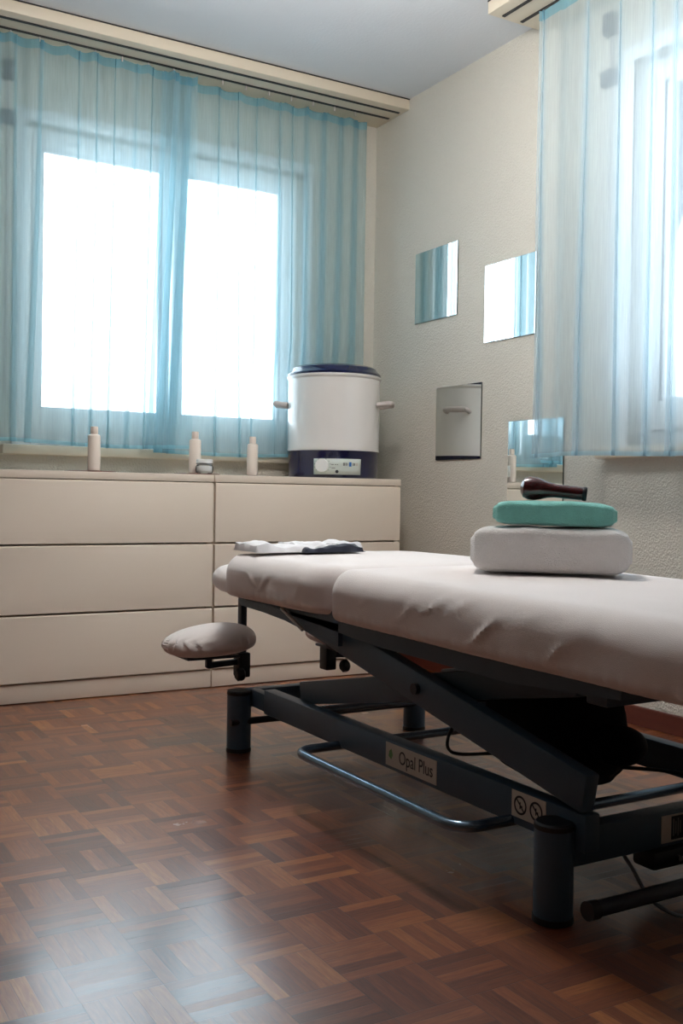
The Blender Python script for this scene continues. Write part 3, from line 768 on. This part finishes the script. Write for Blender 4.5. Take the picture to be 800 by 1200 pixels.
# armrests at the head end
def armrest(X, s):
    PYY = 2.80
    m = MB(); m.bar((X,PYY,.185),(X,PYY,.440), .020, .026, .003, up=(0,1,0))
    m.bar((X,PYY+.012,.428),(X,2.60,.428), .022, .022, .003)
    m.bar((X,PYY,.222),(X+s*.118,PYY-.01,.218), .016, .018, .004)
    m.bar((X+s*.112,PYY-.01,.212),(X+s*.112,PYY-.01,.250), .018, .016, .003, up=(0,1,0))
    post = m.build('armrest_bracket', M['dsteel'], tb)
    MB().box(X-.019, X+.019, PYY-.024, PYY+.022, .176, .250, .005).build('clamp', M['blackp'], post)
    c = Vector((X+s*.02, PYY-.02, .196))
    MB().lathe([(0,0),(.014,0),(.020,.006),(.020,.020),(.014,.026),(0,.026)], (c.x + (s*.012), c.y-.01, c.z-.008), 8, axis='x').build('clamp_knob', M['blackp'], post)
    px = X-.125 if s < 0 else X+.055
    m = MB(); m.box(px-.082, px+.082, PYY-.085, PYY+.035, .248, .256, .002); m.build('pad_plate', M['dsteel'], post)
    # padded armrest
    m = MB(); bmesh.ops.create_icosphere(m.bm, subdivisions=5, radius=1)
    for v in m.bm.verts:
        p = v.co.copy(); q = Vector((sgn(p.x)*abs(p.x)**.75, sgn(p.y)*abs(p.y)**.75, sgn(p.z)*abs(p.z)**.8))
        rad = math.hypot(q.x, q.y); a = math.atan2(q.y, q.x)
        w = .0045*math.sin(a*19+3*noise.noise(p*2))*max(0, min(1, (rad-.5)*2))*max(0, 1-abs(q.z-.0)*1.1)*(0.6+noise.noise(p*1.5))
        k = 1+w/.09
        z = q.z*(.044+.006*q.x*(-s) if q.z > 0 else .040)
        v.co = Vector((px-s*.004+q.x*.136*k, PYY-.04+q.y*.085*k, .293+z + .010*(1-rad)*(q.z > 0) - (.006*s*q.x if s < 0 else .006*q.x*s)))
    m.build('armrest_pad', M['sheet'], post)
armrest(1.303, -1); armrest(1.601, 1)
MB().lathe([(0,0),(.012,0),(.016,.004),(.016,.022),(.010,.028),(0,.028)], (1.320,2.62,.402), 10, axis='x').build('head_knob', M['blackp'], tb)
MB().tube([(1.303,2.79,.398),(1.345,2.62,.398)], .005, 8).build('release_lever', M['dsteel'], tb)

# stickers on the base
def sticker(y0, y1, zc, h, parent, X, content, name):
    """flat label on a face looking towards -X; reads left(far y1) to right (near y0)"""
    m = MB(); m.mi = 0
    m.box(X-.0012, X, y0, y1, zc-h/2, zc+h/2)
    rot = Matrix(((0,0,-1,X-.0014),(-1,0,0,(y0+y1)/2),(0,1,0,zc),(0,0,0,1)))
    content(m, rot)
    return m.build(name, [M['sticker'], M['ink'], M['inkgreen'], M['inkgrey']], parent, smooth=False)
def opal(m, rot):
    m.mi = 1; t = textbm('Opal Plus', .040, .0003)
    for v in t.verts: v.co.x = v.co.x*0.82+.020
    m.merge(t, rot)
    m.mi = 2
    b_ = bmesh.new()
    v = [b_.verts.new(p) for p in ((-.083,-.004,.0004),(-.072,-.010,.0004),(-.066,.001,.0004),(-.072,.014,.0004),(-.080,.008,.0004))]; b_.faces.new(v)
    m.merge(b_, rot)
def nosit(m, rot):
    m.mi = 1
    for cx_ in (-.0215, .0215):
        b_ = bmesh.new(); n = 28; R0, R1 = .0135, .0175
        o_ = [b_.verts.new((cx_+R1*math.cos(2*PI*k/n), R1*math.sin(2*PI*k/n), .0004)) for k in range(n)]
        i_ = [b_.verts.new((cx_+R0*math.cos(2*PI*k/n), R0*math.sin(2*PI*k/n), .0004)) for k in range(n)]
        for k in range(n): b_.faces.new((o_[k], o_[(k+1)%n], i_[(k+1)%n], i_[k]))
        d = Vector((-1,1,0)).normalized(); e = Vector((1,1,0)).normalized()*.0016
        q = [b_.verts.new(Vector((cx_,0,.0005))+d*R0*s1+e*s2) for s1, s2 in ((-1,-1),(1,-1),(1,1),(-1,1))]; b_.faces.new(q)
        # little seated mark
        for (x0, x1, y0, y1) in ((-.002,.001,-.007,.006),(-.002,.006,-.003,0),(.004,.006,-.008,-.002)):
            v = [b_.verts.new((cx_+x, y, .0003)) for x, y in ((x0,y0),(x1,y0),(x1,y1),(x0,y1))]; b_.faces.new(v)
        m.merge(b_, rot)
sticker(1.695, 1.885, .160, .050, lrail, TX-.280, opal, 'name_sticker')
sticker(1.366, 1.458, .165, .048, lrail, TX-.280, nosit, 'warning_sticker')
m = MB(); YS = 1.318-.018
m.mi = 0; m.box(1.447,1.60, YS-.0012, YS, .100, .150)
m.mi = 1; m.box(1.472,1.505, YS-.0016, YS-.0010, .104, .147)
m.mi = 3
for k in range(4): m.box(1.476+.006*k,1.479+.006*k, YS-.0019, YS-.0015, .110+.004*(k%2), .142-.005*(k%2))
m.build('rating_sticker', [M['sticker'], M['ink'], M['inkgreen'], M['inkgrey']], ncb, smooth=False)

# ------------------------------------------------------------------ towels
def folded(name, w, d, h, mat, layers=2, seed=0, lean=0.0, sag=0.0, wob=.004):
    """folded towel: rounded fold along the front long edge, layers showing at the ends; origin at bottom centre, x = long side"""
    bm = bmesh.new(); nx = 130; rings = []
    # cross section in (y,z): outline of a stack with pillowy rounding
    n = 80
    for i in range(nx+1):
        t = i/nx; x = -w/2+w*t; e = min(t, 1-t)*w; er = .042
        k = 1.0 if e > er else math.sqrt(max(0, 1-((er-e)/er)**2))
        sh = .80+.20*k
        row = []
        for j in range(n):
            a = 2*PI*j/n; ca, sa = math.cos(a), math.sin(a)
            ex = .32
            y = sgn(ca)*abs(ca)**ex*d/2; z = sgn(sa)*abs(sa)**ex*h/2
            y *= sh; z *= (.62+.38*k)
            nn = noise.noise(Vector((x*9+seed, y*9, z*9)))
            y += nn*wob; 
            if z > 0: z += noise.noise(Vector((x*12+seed, y*14, 3)))*wob*.8 + sag*math.sin(PI*t)
            zz = max(0.0, z+h/2)
            row.append(bm.verts.new((x+lean*zz, y, zz)))
        rings.append(row)
    for i in range(nx):
        for j in range(n): bm.faces.new((rings[i][j], rings[i][(j+1)%n], rings[i+1][(j+1)%n], rings[i+1][j]))
    # inset end faces with fold spiral groove
    for row, s in ((rings[0], -1), (rings[-1], 1)):
        f = bm.faces.new(row if s > 0 else row[::-1])
        cur = f
        for q in range(5):
            r = bmesh.ops.inset_individual(bm, faces=[cur], thickness=h*.075, depth=(-.006 if q % 2 == 0 else .006))
    m = MB(); m.bm.free(); m.bm = bm
    return m.build(name, mat)
yaw = math.radians(-42)
TC = Vector((1.574, 1.751, 0))
t1 = folded('folded_towel', .335, .20, .100, M['wtowel'], seed=1, wob=.005)
t1.location = (TC.x, TC.y, .561); t1.rotation_euler = (0, 0, yaw)
tag(t1, 'large white folded terry towel lying on the couch', 'towel')
t2 = folded('folded_towel', .256, .155, .052, M['mtowel'], seed=6, wob=.005, sag=.002)
t2.location = (TC.x+.004, TC.y-.004, .6645); t2.rotation_euler = (0, math.radians(1.0), yaw+.03)
tag(t2, 'mint green folded towel on top of the white towel', 'towel')
# massage tool
mt = empty('massage_tool', (TC.x-.02, TC.y+.01, .5585+.119+.056), 'glossy dark red-brown wooden massage tool lying on the mint towel', 'massage tool')
hd = [(0,-.072),(.012,-.070),(.022,-.064),(.0262,-.052),(.0262,-.038),(.0235,-.026),(.018,-.010),(.0155,.006),(.0150,.030),(.0148,.060),(.0145,.066),(.013,.068)]
o1 = MB().lathe(hd+[(0,.068)], (0,0,0), 36, axis='x', sy=1).build('wooden_body', M['maroon'])
o2 = MB().lathe([(0,.066),(.0150,.066),(.0158,.068),(.0158,.074),(.0145,.076),(0,.076)], (0,0,0), 30, axis='x').build('end_ring', M['blackp'])
for o in (o1, o2):
    o.parent = mt
mt.rotation_euler = (0, math.radians(5.5), yaw); mt.location = (TC.x+.004, TC.y+.001, .7435)

# ------------------------------------------------------------------ folded cloth at the head end
def cloth_top():
    r = empty('folded_garment', (1.45, 2.62, .567), 'white and dark folded garment lying on the head end of the couch', 'garment')
    def slab(name, x0, x1, y0, y1, z, h, mat, sd, fine=.006):
        nx, ny = 40, 20; bm = bmesh.new(); top = []; bot = []
        for i in range(nx+1):
            rt, rb = [], []
            for j in range(ny+1):
                u, v = i/nx, j/ny; e = min(u, 1-u, (v)*.6, (1-v)*.6); k = min(1, e/.06); k = math.sqrt(1-(1-k)**2)
                x = x0+(x1-x0)*u + .008*noise.noise(Vector((v*4, sd, 1)))*(1 if u in (0,1) else .5); y = y0+(y1-y0)*v+.008*noise.noise(Vector((u*5, sd, 2)))
                zt = z + h*k*(.75+.25*math.sin(u*5+sd)) + fine*noise.noise(Vector((u*6, v*4, sd)))*k
                rt.append(bm.verts.new((x, y, max(zt, z+.001)))); rb.append(bm.verts.new((x, y, z)))
            top.append(rt); bot.append(rb)
        for i in range(nx):
            for j in range(ny):
                bm.faces.new((top[i][j], top[i+1][j], top[i+1][j+1], top[i][j+1])); bm.faces.new((bot[i][j], bot[i][j+1], bot[i+1][j+1], bot[i+1][j]))
        for i in range(nx): 
            bm.faces.new((top[i][0], bot[i][0], bot[i+1][0], top[i+1][0])); bm.faces.new((top[i][ny], top[i+1][ny], bot[i+1][ny], bot[i][ny]))
        for j in range(ny):
            bm.faces.new((top[0][j], top[0][j+1], bot[0][j+1], bot[0][j])); bm.faces.new((top[nx][j], bot[nx][j], bot[nx][j+1], top[nx][j+1]))
        m = MB(); m.bm.free(); m.bm = bm; return m.build(name, mat, r)
    slab('white_fold', 1.205, 1.42, 2.50, 2.66, .566, .026, M['cwhite'], 1.3, .012)
    slab('dark_fold', 1.34, 1.53, 2.47, 2.60, .566, .020, M['dcloth'], 4.1)
    slab('white_sleeve', 1.34, 1.55, 2.515, 2.66, .576, .014, M['cwhite'], 2.2, .014)
cloth_top()

# ------------------------------------------------------------------ outside: hazy hills
m = MB(); bm = m.bm
for (D0, base, hgt, sd) in ((260, -20, 62, 1.0),):
    n = 80; rows = []
    for j in range(6):
        row = []
        for i in range(n+1):
            a = math.radians(-30+200*i/n); r_ = D0+j*22
            h = base+(hgt*(j/5))*(0.8+0.45*noise.noise(Vector((math.cos(a)*2.4, math.sin(a)*2.4, sd)))+0.12*noise.noise(Vector((a*9, j*.7, sd))))
            row.append(bm.verts.new((r_*math.cos(a), r_*math.sin(a), h)))
        rows.append(row)
    for j in range(5):
        for i in range(n): bm.faces.new((rows[j][i], rows[j][i+1], rows[j+1][i+1], rows[j+1][i]))
tag(m.build('hills', M['snow']), 'pale hazy snowy hills outside the windows', None, None, 'structure')

# ------------------------------------------------------------------ light
w = D.worlds.new('World'); SC.world = w; w.use_nodes = True
nt = w.node_tree; nt.nodes.clear(); N, L = nt.nodes, nt.links
out = N.new('ShaderNodeOutputWorld'); bg = N.new('ShaderNodeBackground')
bg.inputs[0].default_value = (0.91, 0.955, 1.0, 1); bg.inputs[1].default_value = SKY
L.new(bg.outputs[0], out.inputs[0])
def portal(loc, rot, sx, sy, name):
    l = D.lights.new(name, 'AREA'); l.shape = 'RECTANGLE'; l.size = sx; l.size_y = sy; l.cycles.is_portal = True
    o = D.objects.new(name, l); COL.objects.link(o); o.location = loc; o.rotation_euler = rot
portal(((W1[0]+W1[1])/2, YB+.16, (W1[2]+W1[3])/2), (math.radians(-90), 0, 0), W1[1]-W1[0], W1[3]-W1[2], 'sky_portal')
portal((XR+.16, (W2[0]+W2[1])/2, (W2[2]+W2[3])/2), (math.radians(90), 0, math.radians(90)), W2[1]-W2[0], W2[3]-W2[2], 'sky_portal')

lp = empty('added_fill_light', (1.35, 2.3, ZC), 'round glowing globe added above the couch as unseen fill light', 'fill light')  # unseen glowing globe, added to brighten the room beyond the window daylight
m_, nt_, N_, L_ = newmat('fill_glow')
o_ = N_.new('ShaderNodeOutputMaterial'); e_ = N_.new('ShaderNodeEmission'); e_.inputs[0].default_value = (1, .955, .90, 1); e_.inputs[1].default_value = FILL
L_.new(e_.outputs[0], o_.inputs[0])
MB().lathe([(.0,-.001),(.06,-.001),(.06,-.02),(.012,-.03),(.012,-.12),(.05,-.125),(.05,-.14),(0,-.14)], (1.35,2.3,ZC), 32).build('fill_mount', M['knob'], lp)
MB().lathe([(.0,-.1405),(.06,-.145),(.11,-.165),(.15,-.205),(.165,-.26),(.15,-.315),(.11,-.355),(.06,-.375),(0,-.38)], (1.35,2.3,ZC), 40).build('fill_globe', m_, lp)
# ------------------------------------------------------------------ camera
def basis(yaw, pitch, roll):
    fw = Vector((-math.sin(yaw)*math.cos(pitch), math.cos(yaw)*math.cos(pitch), math.sin(pitch)))
    r = Vector((math.cos(yaw), math.sin(yaw), 0)); u = r.cross(fw)
    c, s = math.cos(roll), math.sin(roll)
    return fw, c*r+s*u, -s*r+c*u
fw, r2, u2 = basis(math.radians(-30.4), math.radians(-0.91), math.radians(0.9))
cam = D.cameras.new('camera'); co = D.objects.new('camera', cam); COL.objects.link(co)
cam.sensor_fit = 'VERTICAL'; cam.sensor_height = 36; cam.lens = 36; cam.clip_start = 0.02; cam.clip_end = 2000
co.matrix_world = Matrix(((r2.x, u2.x, -fw.x, 0), (r2.y, u2.y, -fw.y, 0), (r2.z, u2.z, -fw.z, .7243), (0,0,0,1)))
SC.camera = co
vs = SC.view_settings; vs.view_transform = 'Standard'; vs.look = 'None'; vs.gamma = 1; vs.use_curve_mapping = False; vs.exposure = 0.5
SC.cycles.max_bounces = 14; SC.cycles.diffuse_bounces = 6; SC.cycles.transparent_max_bounces = 40; SC.cycles.glossy_bounces = 6
